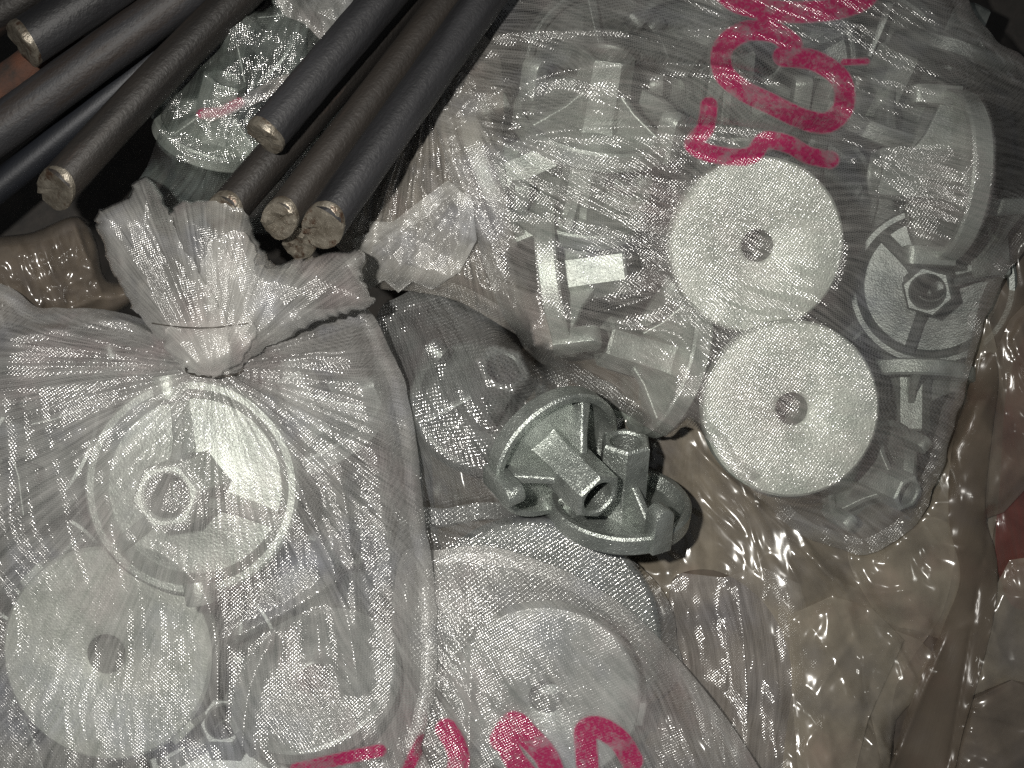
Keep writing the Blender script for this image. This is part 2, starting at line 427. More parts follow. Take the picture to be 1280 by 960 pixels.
M_ZINC = metal_mat('zinc_in_bag', (0.27, 0.295, 0.26, 1), (0.43, 0.45, 0.405, 1), 0.5, 0.4, 0.9, 800)
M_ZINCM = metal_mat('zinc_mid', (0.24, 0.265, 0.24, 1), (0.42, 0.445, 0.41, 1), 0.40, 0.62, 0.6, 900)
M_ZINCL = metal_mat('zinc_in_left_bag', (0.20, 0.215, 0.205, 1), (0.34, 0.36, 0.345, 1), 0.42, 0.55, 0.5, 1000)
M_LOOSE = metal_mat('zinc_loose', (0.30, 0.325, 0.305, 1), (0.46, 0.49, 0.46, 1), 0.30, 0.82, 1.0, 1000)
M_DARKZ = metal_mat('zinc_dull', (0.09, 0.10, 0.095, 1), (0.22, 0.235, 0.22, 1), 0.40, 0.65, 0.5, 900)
M_ROD = metal_mat('mill_scale_blue', (0.006, 0.006, 0.007, 1), (0.028, 0.028, 0.031, 1), 0.56, 0.1, 0.6, 500, ((0.022, 0.017, 0.015, 1), 45, 0.56), True, 45)
M_RODB = metal_mat('mill_scale_brown', (0.007, 0.006, 0.0055, 1), (0.022, 0.018, 0.015, 1), 0.56, 0.1, 0.6, 500, ((0.032, 0.021, 0.016, 1), 55, 0.6), True, 50)
M_RODN = metal_mat('mill_scale_navy', (0.006, 0.007, 0.010, 1), (0.012, 0.014, 0.019, 1), 0.5, 0.3, 0.2, 700, None, True, 50)
M_CUT = metal_mat('sheared_steel', (0.10, 0.085, 0.065, 1), (0.22, 0.20, 0.165, 1), 0.40, 0.6, 0.8, 500, ((0.06, 0.035, 0.022, 1), 110, 0.54), False, 120)
M_RUST = metal_mat('orange_rust', (0.07, 0.025, 0.012, 1), (0.02, 0.014, 0.011, 1), 0.8, 0.0, 0.8, 900)
M_FLOOR = metal_mat('dark_floor', (0.012, 0.011, 0.010, 1), (0.03, 0.026, 0.023, 1), 0.85, 0.0, 0.6, 300)
M_BAG = film_mat('woven_film_clear', (0.72, 0.70, 0.66, 1), op=0.15, bump=0.42, rough=0.18, gloss=2.4, face=0.3, streak_amp=0.28, mott=0.07, period=0.0023)
M_BAGL = film_mat('woven_film_white', (0.77, 0.755, 0.73, 1), op=0.235, bump=0.45, rough=0.18, gloss=2.4, streak_amp=0.32, mott=0.12, period=0.0023)
M_BAGG = film_mat('woven_film_green', (0.36, 0.42, 0.38, 1), op=0.09, bump=0.5, rough=0.15, gloss=4)
M_BAGD = film_mat('woven_film_grey', (0.48, 0.49, 0.48, 1), op=0.20, bump=0.55, period=0.0032, rough=0.15, gloss=3.4)
M_TAIL = film_mat('woven_film_neck', (0.78, 0.77, 0.73, 1), op=0.30, bump=0.45, streak_amp=0.35, gloss=2.4, rough=0.19, mott=0.2, tr=0.4)
M_BEIGE = film_mat('smooth_film_beige', (0.42, 0.37, 0.29, 1), op=0.37, weave=False, bump=0.22, rough=0.2, gloss=1.6, streak_amp=0.18, mott=0.25, crinkle=0.3, streak_k=(12, 90, 1))
M_BROWN = film_mat('smooth_film_brown', (0.25, 0.205, 0.16, 1), op=0.46, weave=False, bump=0.22, rough=0.2, gloss=1.6, streak_amp=0.15, mott=0.25, crinkle=0.3, streak_k=(12, 90, 1))
M_PINK = film_mat('film_pink_lines', (0.56, 0.52, 0.48, 1), op=0.30, bump=0.35, rough=0.17, streak_amp=0.4, gloss=3.0)

# ------------------------------------------------------------------ setting
me = bpy.data.meshes.new('ground'); bm = bmesh.new(); bmesh.ops.create_grid(bm, x_segments=40, y_segments=40, size=1.2)
for v in bm.verts: v.co.z = -0.09 + 0.003 * math.sin(v.co.x * 31) * math.cos(v.co.y * 23)
bm.to_mesh(me); bm.free(); ground = link('ground', me, M_FLOOR); tag(ground, 'dark dusty workshop floor under the bags', None, None, 'structure')

# ------------------------------------------------------------------ flange nut prototype
def lathe(name, prof, seg=56, closed=True):
    bm = bmesh.new(); rings = []
    for (r, z) in prof:
        rings.append([bm.verts.new((r * math.cos(2 * math.pi * i / seg), r * math.sin(2 * math.pi * i / seg), z)) for i in range(seg)])
    n = len(prof)
    for j in range(n if closed else n - 1):
        a, b = rings[j], rings[(j + 1) % n]
        for i in range(seg): bm.faces.new((a[i], a[(i + 1) % seg], b[(i + 1) % seg], b[i]))
    bmesh.ops.recalc_face_normals(bm, faces=bm.faces)
    me = bpy.data.meshes.new(name); bm.to_mesh(me); bm.free()
    for p in me.polygons: p.use_smooth = True
    me.set_sharp_from_angle(angle=math.radians(42))
    return me

def finish(bm, name, bev=0.0008, seg=2, ang=40):
    bmesh.ops.recalc_face_normals(bm, faces=bm.faces)
    if bev: bmesh.ops.bevel(bm, geom=[e for e in bm.edges if e.is_manifold and e.calc_face_angle(0) > math.radians(25)], offset=bev, segments=seg, affect='EDGES', profile=0.5)
    me = bpy.data.meshes.new(name); bm.to_mesh(me); bm.free()
    for p in me.polygons: p.use_smooth = True
    me.set_sharp_from_angle(angle=math.radians(ang)); return me

NUTS = {}
def nut_meshes(R=0.043, boss=0.054, tagn='a'):
    t = 0.005; rim = 0.0125
    plate = lathe('plate', [(0.0092, 0.001), (0.0105, 0), (R - 0.0015, 0), (R, 0.0015), (R + 0.0004, rim - 0.0015), (R - 0.001, rim), (R - 0.0042, rim), (R - 0.0052, rim - 0.001), (R - 0.0062, t + 0.003), (R - 0.009, t + 0.0006), (0.019, t + 0.0012), (0.0092, t + 0.004)])
    # hexagonal boss with round bore
    bm = bmesh.new(); seg = 36; r6 = 0.0163; hb = boss; rb = 0.0098
    def hexr(a, r):
        k = math.pi / 3; x = (a % k) - k / 2; return r * math.cos(k / 2) / math.cos(x)
    rings = []
    for (kind, r, z) in (('h', r6 + 0.0025, t - 0.001), ('h', r6 + 0.0004, t + 0.006), ('h', r6, t + 0.012), ('h', r6 - 0.0006, hb - 0.0016), ('h', r6 - 0.0022, hb), ('c', rb + 0.0012, hb), ('c', rb, hb - 0.0014), ('c', rb, t - 0.001)):
        ring = []
        for i in range(seg):
            a = 2 * math.pi * i / seg; rr = hexr(a, r) if kind == 'h' else r
            ring.append(bm.verts.new((rr * math.cos(a), rr * math.sin(a), z)))
        rings.append(ring)
    for j in range(len(rings) - 1):
        a, b = rings[j], rings[j + 1]
        for i in range(seg): bm.faces.new((a[i], a[(i + 1) % seg], b[(i + 1) % seg], b[i]))
    bossm = finish(bm, 'boss', 0, ang=24)
    # rib: tapering web from the boss to the rim
    bm = bmesh.new(); pts = [(0.012, t - 0.001), (R - 0.004, t - 0.001), (R - 0.004, rim - 0.001), (0.024, 0.021), (0.0125, 0.030)]
    w0 = 0.0036
    f = [[bm.verts.new((x, s * (w0 if z < 0.012 else 0.0026), z)) for x, z in pts] for s in (-1, 1)]
    bm.faces.new(f[0]); bm.faces.new(f[1][::-1])
    for i in range(5): bm.faces.new((f[0][i], f[1][i], f[1][(i + 1) % 5], f[0][(i + 1) % 5]))
    rib = finish(bm, 'rib', 0.0011, 3)
    # lug: round-topped upright on the rim
    bm = bmesh.new(); prof = [(-0.0068, 0.001), (0.0068, 0.001), (0.0064, 0.024)] + [(0.0064 * math.cos(a), 0.0255 + 0.0052 * math.sin(a)) for a in np.linspace(0.25, math.pi - 0.25, 7)] + [(-0.0064, 0.024)]
    f = [[bm.verts.new((x, y, z)) for y, z in prof] for x in (R - 0.0085, R + 0.0028)]
    bm.faces.new(f[0]); bm.faces.new(f[1][::-1]); k = len(prof)
    for i in range(k): bm.faces.new((f[0][i], f[1][i], f[1][(i + 1) % k], f[0][(i + 1) % k]))
    lug = finish(bm, 'lug', 0.0010, 2)
    NUTS[tagn] = (plate, bossm, rib, lug)
nut_meshes(0.043, 0.054, 'a'); nut_meshes(0.0500, 0.050, 'b')
NUTM = {}
BAG = [None]
KEYS = []
def key_bvh():
    vs = []; fs = []
    for co, f in KEYS:
        b = len(vs); vs.extend(co); fs.extend([tuple(i + b for i in t) for t in f])
    return BVHTree.FromPolygons(vs, fs) if vs else None
def nut(px, py, z, axis, spin=0, kind='b', mat=None, label='', group=None, solid=True, scale=1.0, at='plate', cat='flange nut', bag=None, keep=False, lugs=(150, 330)):
    """px,py,z: where the plate centre sits; axis: boss direction (right, up in photo, towards camera)"""
    mat = mat or M_ZINC
    ax = Vector(axis).normalized(); q = ax.to_track_quat('Z', 'Y')
    bag = bag or BAG[0]
    if bag and keep:
        loc = []
    elif bag:
        pl_ = smooth_poly(bag, 10); cx_, cy_ = pl_.mean(0)
        Rr = (0.0535 if kind == 'b' else 0.046) * scale
        loc = [Vector((Rr * math.cos(a), Rr * math.sin(a), zz)) for a in np.linspace(0, 6.28, 24, endpoint=False) for zz in (0, 0.028 * scale)] + [Vector((0.016 * math.cos(a), 0.016 * math.sin(a), 0.055 * scale)) for a in np.linspace(0, 6.28, 8, endpoint=False)]
        for _ in range(60):
            ww = [Vector(P(px, py, z)) + q @ l for l in loc]
            uu = np.array([[640 + w.x / (S * (CAM_H - w.z) / CAM_H), 480 - w.y / (S * (CAM_H - w.z) / CAM_H)] for w in ww])
            dq, _, _ = poly_query(pl_, uu[:, 0:1], uu[:, 1:2])
            lo = float(dq.min()); zmin = min(w.z for w in ww)
            if zmin < 0.0: z -= zmin * 0.5 - 0.001
            if lo > 7: break
            k_ = int(dq.argmin()); dx, dy = cx_ - px, cy_ - py; L_ = math.hypot(dx, dy) + 1e-6
            px += dx / L_ * 5; py += dy / L_ * 5
    if bag:             # sink it below the nuts already lying over it
        T = key_bvh(); O = Vector((0, 0, CAM_H))
        if T and not keep:
            for _ in range(30):
                clash = 0
                for l in loc + [l * 0.5 for l in loc]:
                    w = Vector(P(px, py, z)) + q @ l
                    h_ = T.ray_cast(O, w - O)
                    if h_[0] is not None and h_[0].z < w.z + 0.014: clash += 1
                if not clash or z < -0.075: break
                z -= 0.004
    M = Matrix.Translation(P(px, py, z)) @ q.to_matrix().to_4x4() @ Matrix.Rotation(math.radians(spin), 4, 'Z') @ Matrix.Scale(scale, 4)
    e = empty('flange_nut', M)
    tag(e, label, cat, group)
    key = (kind, mat.name)
    if key not in NUTM:
        ms = [m.copy() for m in NUTS[kind]]
        for m in ms: m.materials.clear(); m.materials.append(mat)
        NUTM[key] = ms
    pl, bo, ri, lu = NUTM[key]
    for nm, me, rots in (('plate', pl, (0,)), ('boss', bo, (0,)), ('rib', ri, (30, 150, 270)), ('lug', lu, lugs)):
        for a in rots:
            o = bpy.data.objects.new(nm, me); COL.objects.link(o); o.parent = e; o.rotation_euler = (0, 0, math.radians(a))
    if solid:
        n0 = len(SOLID); register(e)
        if bag: KEYS.extend(SOLID[n0:])
    return e

# ------------------------------------------------------------------ steel rods
def rod(px, py, z, qx, qy, qz, dia, mat, label, group, cutmat=None, bend=0.0, solid=True, skew=0.75):
    a = Vector(P(px, py, z)); b = Vector(P(qx, qy, qz)); d = (b - a); L = d.length; d.normalize()
    rng = random.Random(int(px * 13 + py)); seg = 28; n = 40; r = dia / 2
    q = d.to_track_quat('Z', 'Y'); e = empty('steel_rod', Matrix.Translation(a) @ q.to_matrix().to_4x4()); tag(e, label, 'steel rod', group)
    up = q.to_matrix().transposed() @ Vector((0, 0, 1)); ang = math.atan2(up.y, up.x)
    bm = bmesh.new(); rings = []
    for j in range(n + 1):
        t = j / n; zz = L * t * t if j > 3 else L * (3.2 / n) ** 2 * j / 3.2
        zz = L * t
        off = bend * math.sin(math.pi * t)
        rings.append([bm.verts.new(((r * (1 + 0.012 * math.sin(3 * i + j))) * math.cos(2 * math.pi * i / seg) + off, r * math.sin(2 * math.pi * i / seg), zz + (skew * r * math.cos(2 * math.pi * i / seg - ang) if j == 0 else 0))) for i in range(seg)])
    for j in range(n):
        for i in range(seg): bm.faces.new((rings[j][i], rings[j][(i + 1) % seg], rings[j + 1][(i + 1) % seg], rings[j + 1][i]))
    bm.faces.new(rings[-1])
    me = finish(bm, 'shaft', 0, ang=60); link('shaft', me, mat, e)
    # sheared end: slightly domed, burred face
    bm = bmesh.new(); rr = [1.0, 1.03, 0.99, 0.9, 0.6, 0.25]; zz = [0.004 * 0.6, 0.0, -0.0008, -0.0012, -0.0016, -0.0006]
    rings = []
    for k in range(6):
        ring = []
        for i in range(seg):
            th = 2 * math.pi * i / seg; x = r * rr[k] * math.cos(th); y = r * rr[k] * math.sin(th)
            sk = skew * rr[k] * r * math.cos(th - ang)
            rag = 0.0005 * math.sin((x * 0.5 + y) * 1100 + px) if k >= 2 else 0.0003 * math.sin(th * 3 + px) + 0.0001 * rng.uniform(-1, 1)
            step = -0.0014 if (k >= 2 and x * 0.8 + y * 0.6 > 0.15 * r) else 0
            ring.append(bm.verts.new((x, y, zz[k] + sk + rag + step)))
        rings.append(ring)
    for j in range(5):
        for i in range(seg): bm.faces.new((rings[j][i], rings[j + 1][i], rings[j + 1][(i + 1) % seg], rings[j][(i + 1) % seg]))
    bm.faces.new(rings[-1]); me = finish(bm, 'cut_face', 0, ang=30); link('cut_face', me, cutmat or M_CUT, e)
    if solid: register(e)
    return e

# ================================================================== 1. lowest layer: lower right films
R = random.Random(4)
# fill nuts deep under the bags so that nothing is empty
DEEP_R = 'zinc flange nuts half buried deep in the right woven bag'
DEEP_L = 'zinc flange nuts half buried deep in the tied left woven bag'

film_floor = sheet('plastic_film', [(560, 470), (760, 440), (900, 520), (1080, 620), (1180, 560), (1230, 360), (1300, 240), (1330, 400), (1340, 1000), (700, 1010), (540, 760)],
    M_BROWN, g=3.5, pillow=(0.012, 60), folds=[dict(t='crease', ang=70, wl=90, len=220, a=0.011, seed=5, o=2), dict(t='crease', ang=20, wl=60, len=160, a=0.004, seed=4, o=1), dict(t='crease', ang=75, wl=24, len=80, a=0.0026, seed=28, o=2)], streak=('dir', 70))
tag(film_floor, 'large crumpled brown plastic film spread lowest along the right edge of the pile', 'plastic film')
strip_bag = sheet('woven_bag', [(825, 745), (850, 716), (905, 722), (950, 708), (1000, 730), (1025, 820), (1030, 1000), (900, 1000), (860, 860)],
    M_PINK, g=2.5, smooth=False, pillow=(0.018, 50), folds=[dict(t='crease', ang=84, wl=45, len=300, a=0.010, seed=13, o=2), dict(t='dir', ang=86, wl=26, len=260, a=0.0035, seed=12, warp=30), dict(t='crumple', s=24, a=0.0022, seed=14, st=2, ang=1.5)], streak=('dir', 86), weave_rot=0.1)
tag(strip_bag, 'clear woven bag with pinkish lines and upright shiny pleats below the brown film', 'woven bag')

film_mid = sheet('plastic_film', [(740, 560), (800, 500), (880, 520), (930, 600), (1010, 650), (1090, 690), (1130, 650), (1190, 660), (1180, 760), (1120, 860), (1100, 990), (985, 990), (990, 840), (960, 760), (900, 715), (845, 720), (830, 760), (790, 720), (770, 660)],
    M_BEIGE, g=2.5, pillow=(0.016, 40), folds=[dict(t='crease', ang=55, wl=110, len=260, a=0.012, seed=21, o=2), dict(t='crease', ang=120, wl=80, len=240, a=0.006, seed=24, o=1), dict(t='dir', ang=52, wl=17, len=200, a=0.0024, seed=26, mask=True, warp=40, o=2), dict(t='crease', ang=35, wl=26, len=90, a=0.0022, seed=27, o=2),
        dict(t='poly', p=[(870, 560), (930, 640), (960, 740)], a=0.005, w=3.5), dict(t='poly', p=[(900, 590), (990, 660), (1060, 760)], a=0.006, w=3.5), dict(t='poly', p=[(820, 560), (850, 640), (830, 690)], a=0.004, w=3.5), dict(t='poly', p=[(1010, 700), (1080, 740), (1150, 735)], a=0.005, w=3.5), dict(t='poly', p=[(1040, 700), (1075, 800), (1070, 900)], a=0.005, w=3.5), dict(t='poly', p=[(960, 690), (1060, 700), (1160, 680)], a=0.004, w=3), dict(t='line', p=((870, 560), (1065, 745)), a=0.006, w=5), dict(t='line', p=((940, 620), (1000, 730)), a=0.005, w=4), dict(t='line', p=((1020, 790), (1120, 960)), a=0.007, w=4)], streak=('radial', (870, 470)))
tag(film_mid, 'beige translucent plastic film with sharp creases below and right of the loose flange nuts', 'plastic film')

film_fold = sheet('plastic_film', [(1075, 780), (1110, 785), (1150, 800), (1180, 830), (1120, 900), (1108, 980), (1090, 900), (1078, 850)], M_BEIGE, g=2.5, pillow=(0.006, 25),
    folds=[dict(t='line', p=((1112, 790), (1145, 850)), a=0.004, w=4), dict(t='crumple', s=40, a=0.003, seed=25)], streak=('dir', 50), smooth=False)
tag(film_fold, 'small pointed beige film flap tucked beside the long dark plastic strap', 'plastic film')
film_r = sheet('plastic_film', [(1060, 690), (1120, 670), (1170, 590), (1200, 470), (1235, 400), (1262, 560), (1240, 680), (1250, 760), (1200, 800), (1150, 790), (1100, 770)], M_BEIGE, g=2.5, pillow=(0.012, 30),
    folds=[dict(t='crease', ang=5, wl=50, len=150, a=0.008, seed=31, o=2), dict(t='crease', ang=80, wl=60, len=160, a=0.006, seed=32, o=1)], streak=('dir', 80))
tag(film_r, 'crinkled beige film wrinkled sideways between the right bag and the dark strap', 'plastic film')
film_red = sheet('plastic_film', [(1262, 470), (1300, 420), (1310, 720), (1270, 760), (1245, 700), (1250, 600)], film_mat('film_reddish', (0.20, 0.06, 0.05, 1), op=0.55, weave=False, rough=0.18, crinkle=0.3), g=2.5, pillow=(0.010, 20),
    folds=[dict(t='crumple', s=40, a=0.005, seed=35, st=1.5)], streak=('dir', 80))
tag(film_red, 'reddish crumpled plastic film at the right edge of the pile', 'plastic film')
for k_, (ol_, mt_, ang_, lb_) in enumerate([
    ([(1180, 560), (1232, 470), (1262, 400), (1330, 330), (1330, 560), (1255, 640), (1215, 655)], M_BROWN, 70, 'brown crinkled film piece right of the big bag, above the dark strap'),
    ([(1225, 770), (1262, 700), (1330, 690), (1330, 860), (1262, 850), (1215, 870)], M_BEIGE, 20, 'beige crinkled film corner right of the dark strap'),
    ([(1205, 880), (1265, 850), (1330, 880), (1330, 1000), (1165, 1000)], M_BROWN, 150, 'shiny brown film piece at the bottom right corner'),
    ([(985, 770), (1040, 745), (1090, 760), (1130, 800), (1085, 900), (1060, 1000), (1000, 1000), (990, 860)], M_BEIGE, 75, 'beige film layer with long folds between the pinkish bag and the dark strap')]):
    o_ = sheet('plastic_film', ol_, mt_, g=2.5, pillow=(0.012, 18), smooth=False, folds=[dict(t='crease', ang=ang_, wl=60, len=220, a=0.010, seed=200 + k_ * 7, o=2), dict(t='crease', ang=ang_ + 50, wl=24, len=90, a=0.0025, seed=230 + k_, o=2)], streak=('dir', ang_), seed=k_)
    tag(o_, lb_, 'plastic film')
strap = sheet('plastic_strap', [(1186, 650), (1190, 560), (1212, 480), (1236, 440), (1248, 470), (1238, 560), (1232, 640), (1246, 700), (1244, 760), (1228, 830), (1205, 910), (1180, 990), (1112, 990), (1124, 920), (1150, 850), (1180, 780), (1200, 720)], film_mat('strap_brown', (0.15, 0.12, 0.09, 1), op=0.72, weave=False, rough=0.32, bump=0.4, streak_amp=0.1, mott=0.05, crinkle=0.2, face=0.1), g=2.5, pillow=(0.014, 14),
    folds=[dict(t='line', p=((1185, 790), (1115, 960)), a=0.003, w=6), dict(t='line', p=((1235, 660), (1180, 990)), a=-0.002, w=3)], streak=('dir', 110))
tag(strap, 'long flat dark brown folded plastic strap running down the lower right', 'plastic strap')

film_left = sheet('plastic_film', [(-30, 310), (40, 290), (95, 270), (120, 300), (135, 350), (190, 350), (140, 395), (60, 400), (-30, 410)], M_BROWN, g=2.5, pillow=(0.03, 30), base=0.01,
    folds=[dict(t='crease', ang=70, wl=36, len=80, a=0.010, seed=41, o=3)], streak=('dir', 80))
tag(film_left, 'brown crumpled plastic film at the left edge between rods and tied bag', 'plastic film')

# ================================================================== 2. middle grey bag and rear bag
OUT_MID = [(470, 400), (500, 370), (545, 355), (590, 372), (620, 400), (660, 440), (710, 465), (765, 480), (780, 520), (740, 600), (690, 640), (600, 650), (530, 660), (490, 640), (470, 520)]
KEYS.clear(); BAG[0] = OUT_MID
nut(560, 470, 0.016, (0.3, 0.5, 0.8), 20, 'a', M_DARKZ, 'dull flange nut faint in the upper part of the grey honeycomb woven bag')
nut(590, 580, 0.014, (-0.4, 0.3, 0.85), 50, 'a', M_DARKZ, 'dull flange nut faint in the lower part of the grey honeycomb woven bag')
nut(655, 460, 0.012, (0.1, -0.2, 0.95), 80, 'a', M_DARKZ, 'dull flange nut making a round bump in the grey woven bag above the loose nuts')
bag_mid = sheet('woven_bag', OUT_MID,
    M_BAGD, g=2.5, lift=0.02, pillow=(0.034, 60), folds=[dict(t='dir', ang=60, wl=34, len=180, a=0.006, seed=51), dict(t='crumple', s=26, a=0.0016, seed=52)], streak=('dir', 65), weave_rot=0.5)
tag(bag_mid, 'dark grey woven bag with honeycomb glints left of the loose flange nuts', 'woven bag')

OUT_REAR = [(500, 650), (560, 635), (620, 628), (690, 645), (760, 680), (815, 722), (840, 762), (846, 800), (848, 850), (760, 900), (600, 880), (500, 800)]
KEYS.clear(); BAG[0] = OUT_REAR
nut(668, 808, 0.044, (0.03, 0.12, -1), 15, 'b', M_DARKZ, 'large plate arching along the shoulder of the rear bag below the loose nuts', scale=1.5, keep=True, lugs=())
nut(575, 720, -0.03, (-0.2, 0.3, 0.9), 15, 'b', M_DARKZ, 'flange nut in the rear bag beside the tied bag edge', scale=1.1)
bag_rear = sheet('woven_bag', OUT_REAR,
    M_BAGD, g=2.5, lift=0.024, pillow=(0.040, 40), folds=[dict(t='line', p=((540, 668), (760, 700)), a=0.004, w=6), dict(t='line', p=((680, 690), (835, 760)), a=0.003, w=5), dict(t='dir', ang=12, wl=26, len=240, a=0.004, seed=55)], streak=('dir', 14), weave_rot=0.2)
tag(bag_rear, 'smooth grey woven bag with rounded shoulder just below the loose nuts', 'woven bag')

# front printed bag
OUT_FRONT = [(500, 700), (545, 688), (610, 683), (680, 703), (735, 728), (790, 765), (840, 815), (885, 868), (925, 922), (965, 990), (970, 1020), (440, 1020), (480, 850)]
KEYS.clear(); BAG[0] = OUT_FRONT
nut(690, 838, 0.068, (0.10, 0.22, -1), 15, 'b', M_ZINCL, 'pale round plate with dark centre hole in the bottom printed bag', scale=1.08)
nut(640, 930, 0.045, (-0.5, 0.3, 0.8), 15, 'b', M_ZINCL, 'flange nut hidden behind the red print of the bottom bag')
nut(820, 960, 0.035, (0.4, 0.3, 0.8), 55, 'b', M_ZINCL, 'flange nut in the lower right corner of the bottom printed bag')
nut(570, 800, 0.040, (-0.3, 0.6, 0.6), 55, 'b', M_DARKZ, 'flange nut in the printed bag next to the tied bag edge')
z6 = lambda L: [(400 + x / 2.667, 632 + y / 2.667) for x, y in L]
ink3 = [dict(w=28, p=z6([(420, 745), (452, 800), (462, 860), (430, 960)])), dict(w=31, p=z6([(605, 780), (645, 725), (690, 765), (750, 830), (775, 890)])), dict(w=28, p=z6([(612, 775), (650, 850), (690, 900), (720, 980)])),
        dict(w=29, p=z6([(880, 1000), (892, 900), (888, 820), (885, 750), (935, 742), (1000, 785), (1040, 850)]))]
bag_front = sheet('woven_bag', OUT_FRONT,
    M_BAGL, g=2.2, lift=0.036, pillow=(0.066, 70), folds=[dict(t='dir', ang=62, wl=30, len=260, a=0.005, seed=61), dict(t='line', p=((590, 770), (585, 990)), a=0.004, w=7), dict(t='dir', ang=66, wl=9, len=90, a=0.0013, seed=62, mask=False)],
    ink=ink3, streak=('dir', 58), weave_rot=0.35, edge_roll=0.001)
tag(bag_front, 'woven bag with red print tops at bottom centre, in front of the rear grey bag', 'woven bag')

# ================================================================== 3. right bag
OUT_RIGHT = [(560, 60), (600, -30), (900, -50), (1170, -40), (1215, 15), (1250, 55), (1300, 95), (1320, 250), (1282, 310), (1245, 370), (1215, 450), (1192, 540), (1165, 620), (1130, 668), (1080, 692), (1030, 680), (985, 655), (945, 618), (912, 585),
     (885, 552), (860, 535), (832, 546), (800, 532), (755, 500), (700, 468), (650, 425), (618, 370), (592, 290), (560, 210), (540, 130)]
KEYS.clear(); BAG[0] = OUT_RIGHT
nut(947, 307, 0.086, (-0.06, 0.18, -1), 10, 'b', M_ZINC, 'upper of the two big pale round plates with centre hole in the right bag', scale=0.985, keep=True, lugs=())
nut(990, 511, 0.084, (-0.05, 0.06, -1), 40, 'b', M_ZINC, 'lower of the two big pale round plates with centre hole in the right bag', scale=0.995, keep=True, lugs=())
nut(842, 452, 0.038, (-0.92, 0.26, 0.30), 0, 'b', M_ZINCM, 'flange nut lying sideways like a flared cone left of the two pale plates', keep=True, scale=0.95)
nut(745, 165, 0.040, (0.1, 0.75, 0.6), 0, 'b', M_ZINCM, 'flange nut whose rim arches under the top left of the right bag')
nut(905, 150, 0.036, (0.0, 0.7, 0.55), 30, 'b', M_ZINCM, 'flange nut whose rim arches under the red print of the right bag')
nut(1196, 222, 0.046, (-0.97, 0.04, 0.08), 30, 'b', M_ZINCM, 'flange nut lying on its side, boss pointing left, right of the red print', keep=True)
nut(1165, 356, -0.012, (-0.35, -0.15, 0.9), 50, 'b', M_DARKZ, 'bluish flange nut with boss up right of the upper pale plate', keep=True, lugs=())
nut(1136, 462, -0.002, (-0.05, -0.95, 0.16), 70, 'b', M_ZINCM, 'flange nut on edge beside the lower pale plate, boss running downwards', keep=True, scale=0.8, lugs=(150,))
nut(1085, 150, 0.030, (0.3, 0.8, 0.5), 70, 'b', M_ZINCM, 'flange nut with a small bright lug top right of the red print')
nut(1185, 85, -0.012, (0.35, 0.92, 0.12), 20, 'b', M_DARKZ, 'flange nut standing on its rim in the dark upper right corner of the bag', keep=True, scale=0.8, lugs=())
nut(1232, 268, 0.012, (0.05, -1, 0.12), 50, 'b', M_ZINCM, 'flange nut on edge whose rim shows as a pale band at the far right', keep=True, scale=0.8)
nut(684, 348, 0.046, (0.97, 0.12, 0.15), 0, 'b', M_ZINCM, 'flange nut on edge at left, its block-like boss pointing right', keep=True, scale=0.95)
nut(612, 222, 0.036, (0.9, 0.34, 0.22), 20, 'b', M_ZINCM, 'flange nut on edge at the left shoulder of the right bag, boss pointing right', keep=True, scale=0.85)
nut(722, 268, 0.042, (0.1, 0.75, 0.6), 50, 'b', M_ZINCM, 'flange nut with pointed lug up, between the arched rims and the sideways boss', keep=True, scale=0.8)
nut(1080, 590, 0.020, (0.5, -0.3, 0.8), 10, 'b', M_ZINCM, 'flange nut just below the lower pale plate in the right bag', keep=True, scale=0.72)
nut(1060, 620, 0.030, (0.3, -0.2, 0.9), 10, 'b', M_DARKZ, 'flange nut at the bottom tip of the right bag')
for i, (x, y, z) in enumerate([(850, 30, .03), (1000, 40, .034), (700, 50, .024), (1120, 40, .02), (840, 240, .022), (1260, 300, .02), (1080, 460, .018), (900, 420, .02), (1130, 600, .01), (780, 260, .03), (1000, 250, .02)]):
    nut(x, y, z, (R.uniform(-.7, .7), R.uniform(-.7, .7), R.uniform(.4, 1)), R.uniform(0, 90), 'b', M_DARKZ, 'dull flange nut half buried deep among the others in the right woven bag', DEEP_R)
z2 = lambda L: [(560 + x / 1.778, y / 1.778) for x, y in L]
ink_r = [dict(w=28, p=z2([(610, -20), (650, 8), (740, 26), (850, 22), (920, 0), (940, -30)])),
         dict(w=27, p=z2([(765, 98), (725, 72), (660, 70), (612, 105), (612, 160), (655, 200), (720, 232), (790, 265), (845, 272), (880, 235), (872, 175), (815, 135), (745, 125)])),
         dict(w=23, p=z2([(580, 235), (572, 285), (545, 322), (600, 345), (672, 346), (705, 312), (760, 322), (800, 345), (850, 355)])),
         dict(w=9, p=z2([(880, 138), (930, 136)]))]
film_knot = sheet('plastic_film', [(430, 320), (400, 270), (420, 190), (470, 110), (540, 40), (620, 60), (630, 200), (640, 285), (670, 360), (690, 440), (640, 415), (575, 378), (520, 365), (470, 360), (440, 340)],
    film_mat('film_neck_beige', (0.58, 0.54, 0.48, 1), op=0.30, bump=0.45, streak_amp=0.4, gloss=2.4, rough=0.18), g=2.2, lift=0.022, pillow=(0.05, 40), base=0.0,
    folds=[dict(t='radial', c=(540, 60), n=26, a=0.012, fade=900, r0=60, seed=91, o=3, len=500), dict(t='crease', ang=60, wl=40, len=120, a=0.007, seed=92), dict(t='line', p=((545, 150), (640, 380)), a=0.006, w=6)], streak=('radial', (530, 40)), weave_rot=0.5)
tag(film_knot, 'gathered beige film neck with pleats below the middle rods and left of the right bag', 'plastic film')

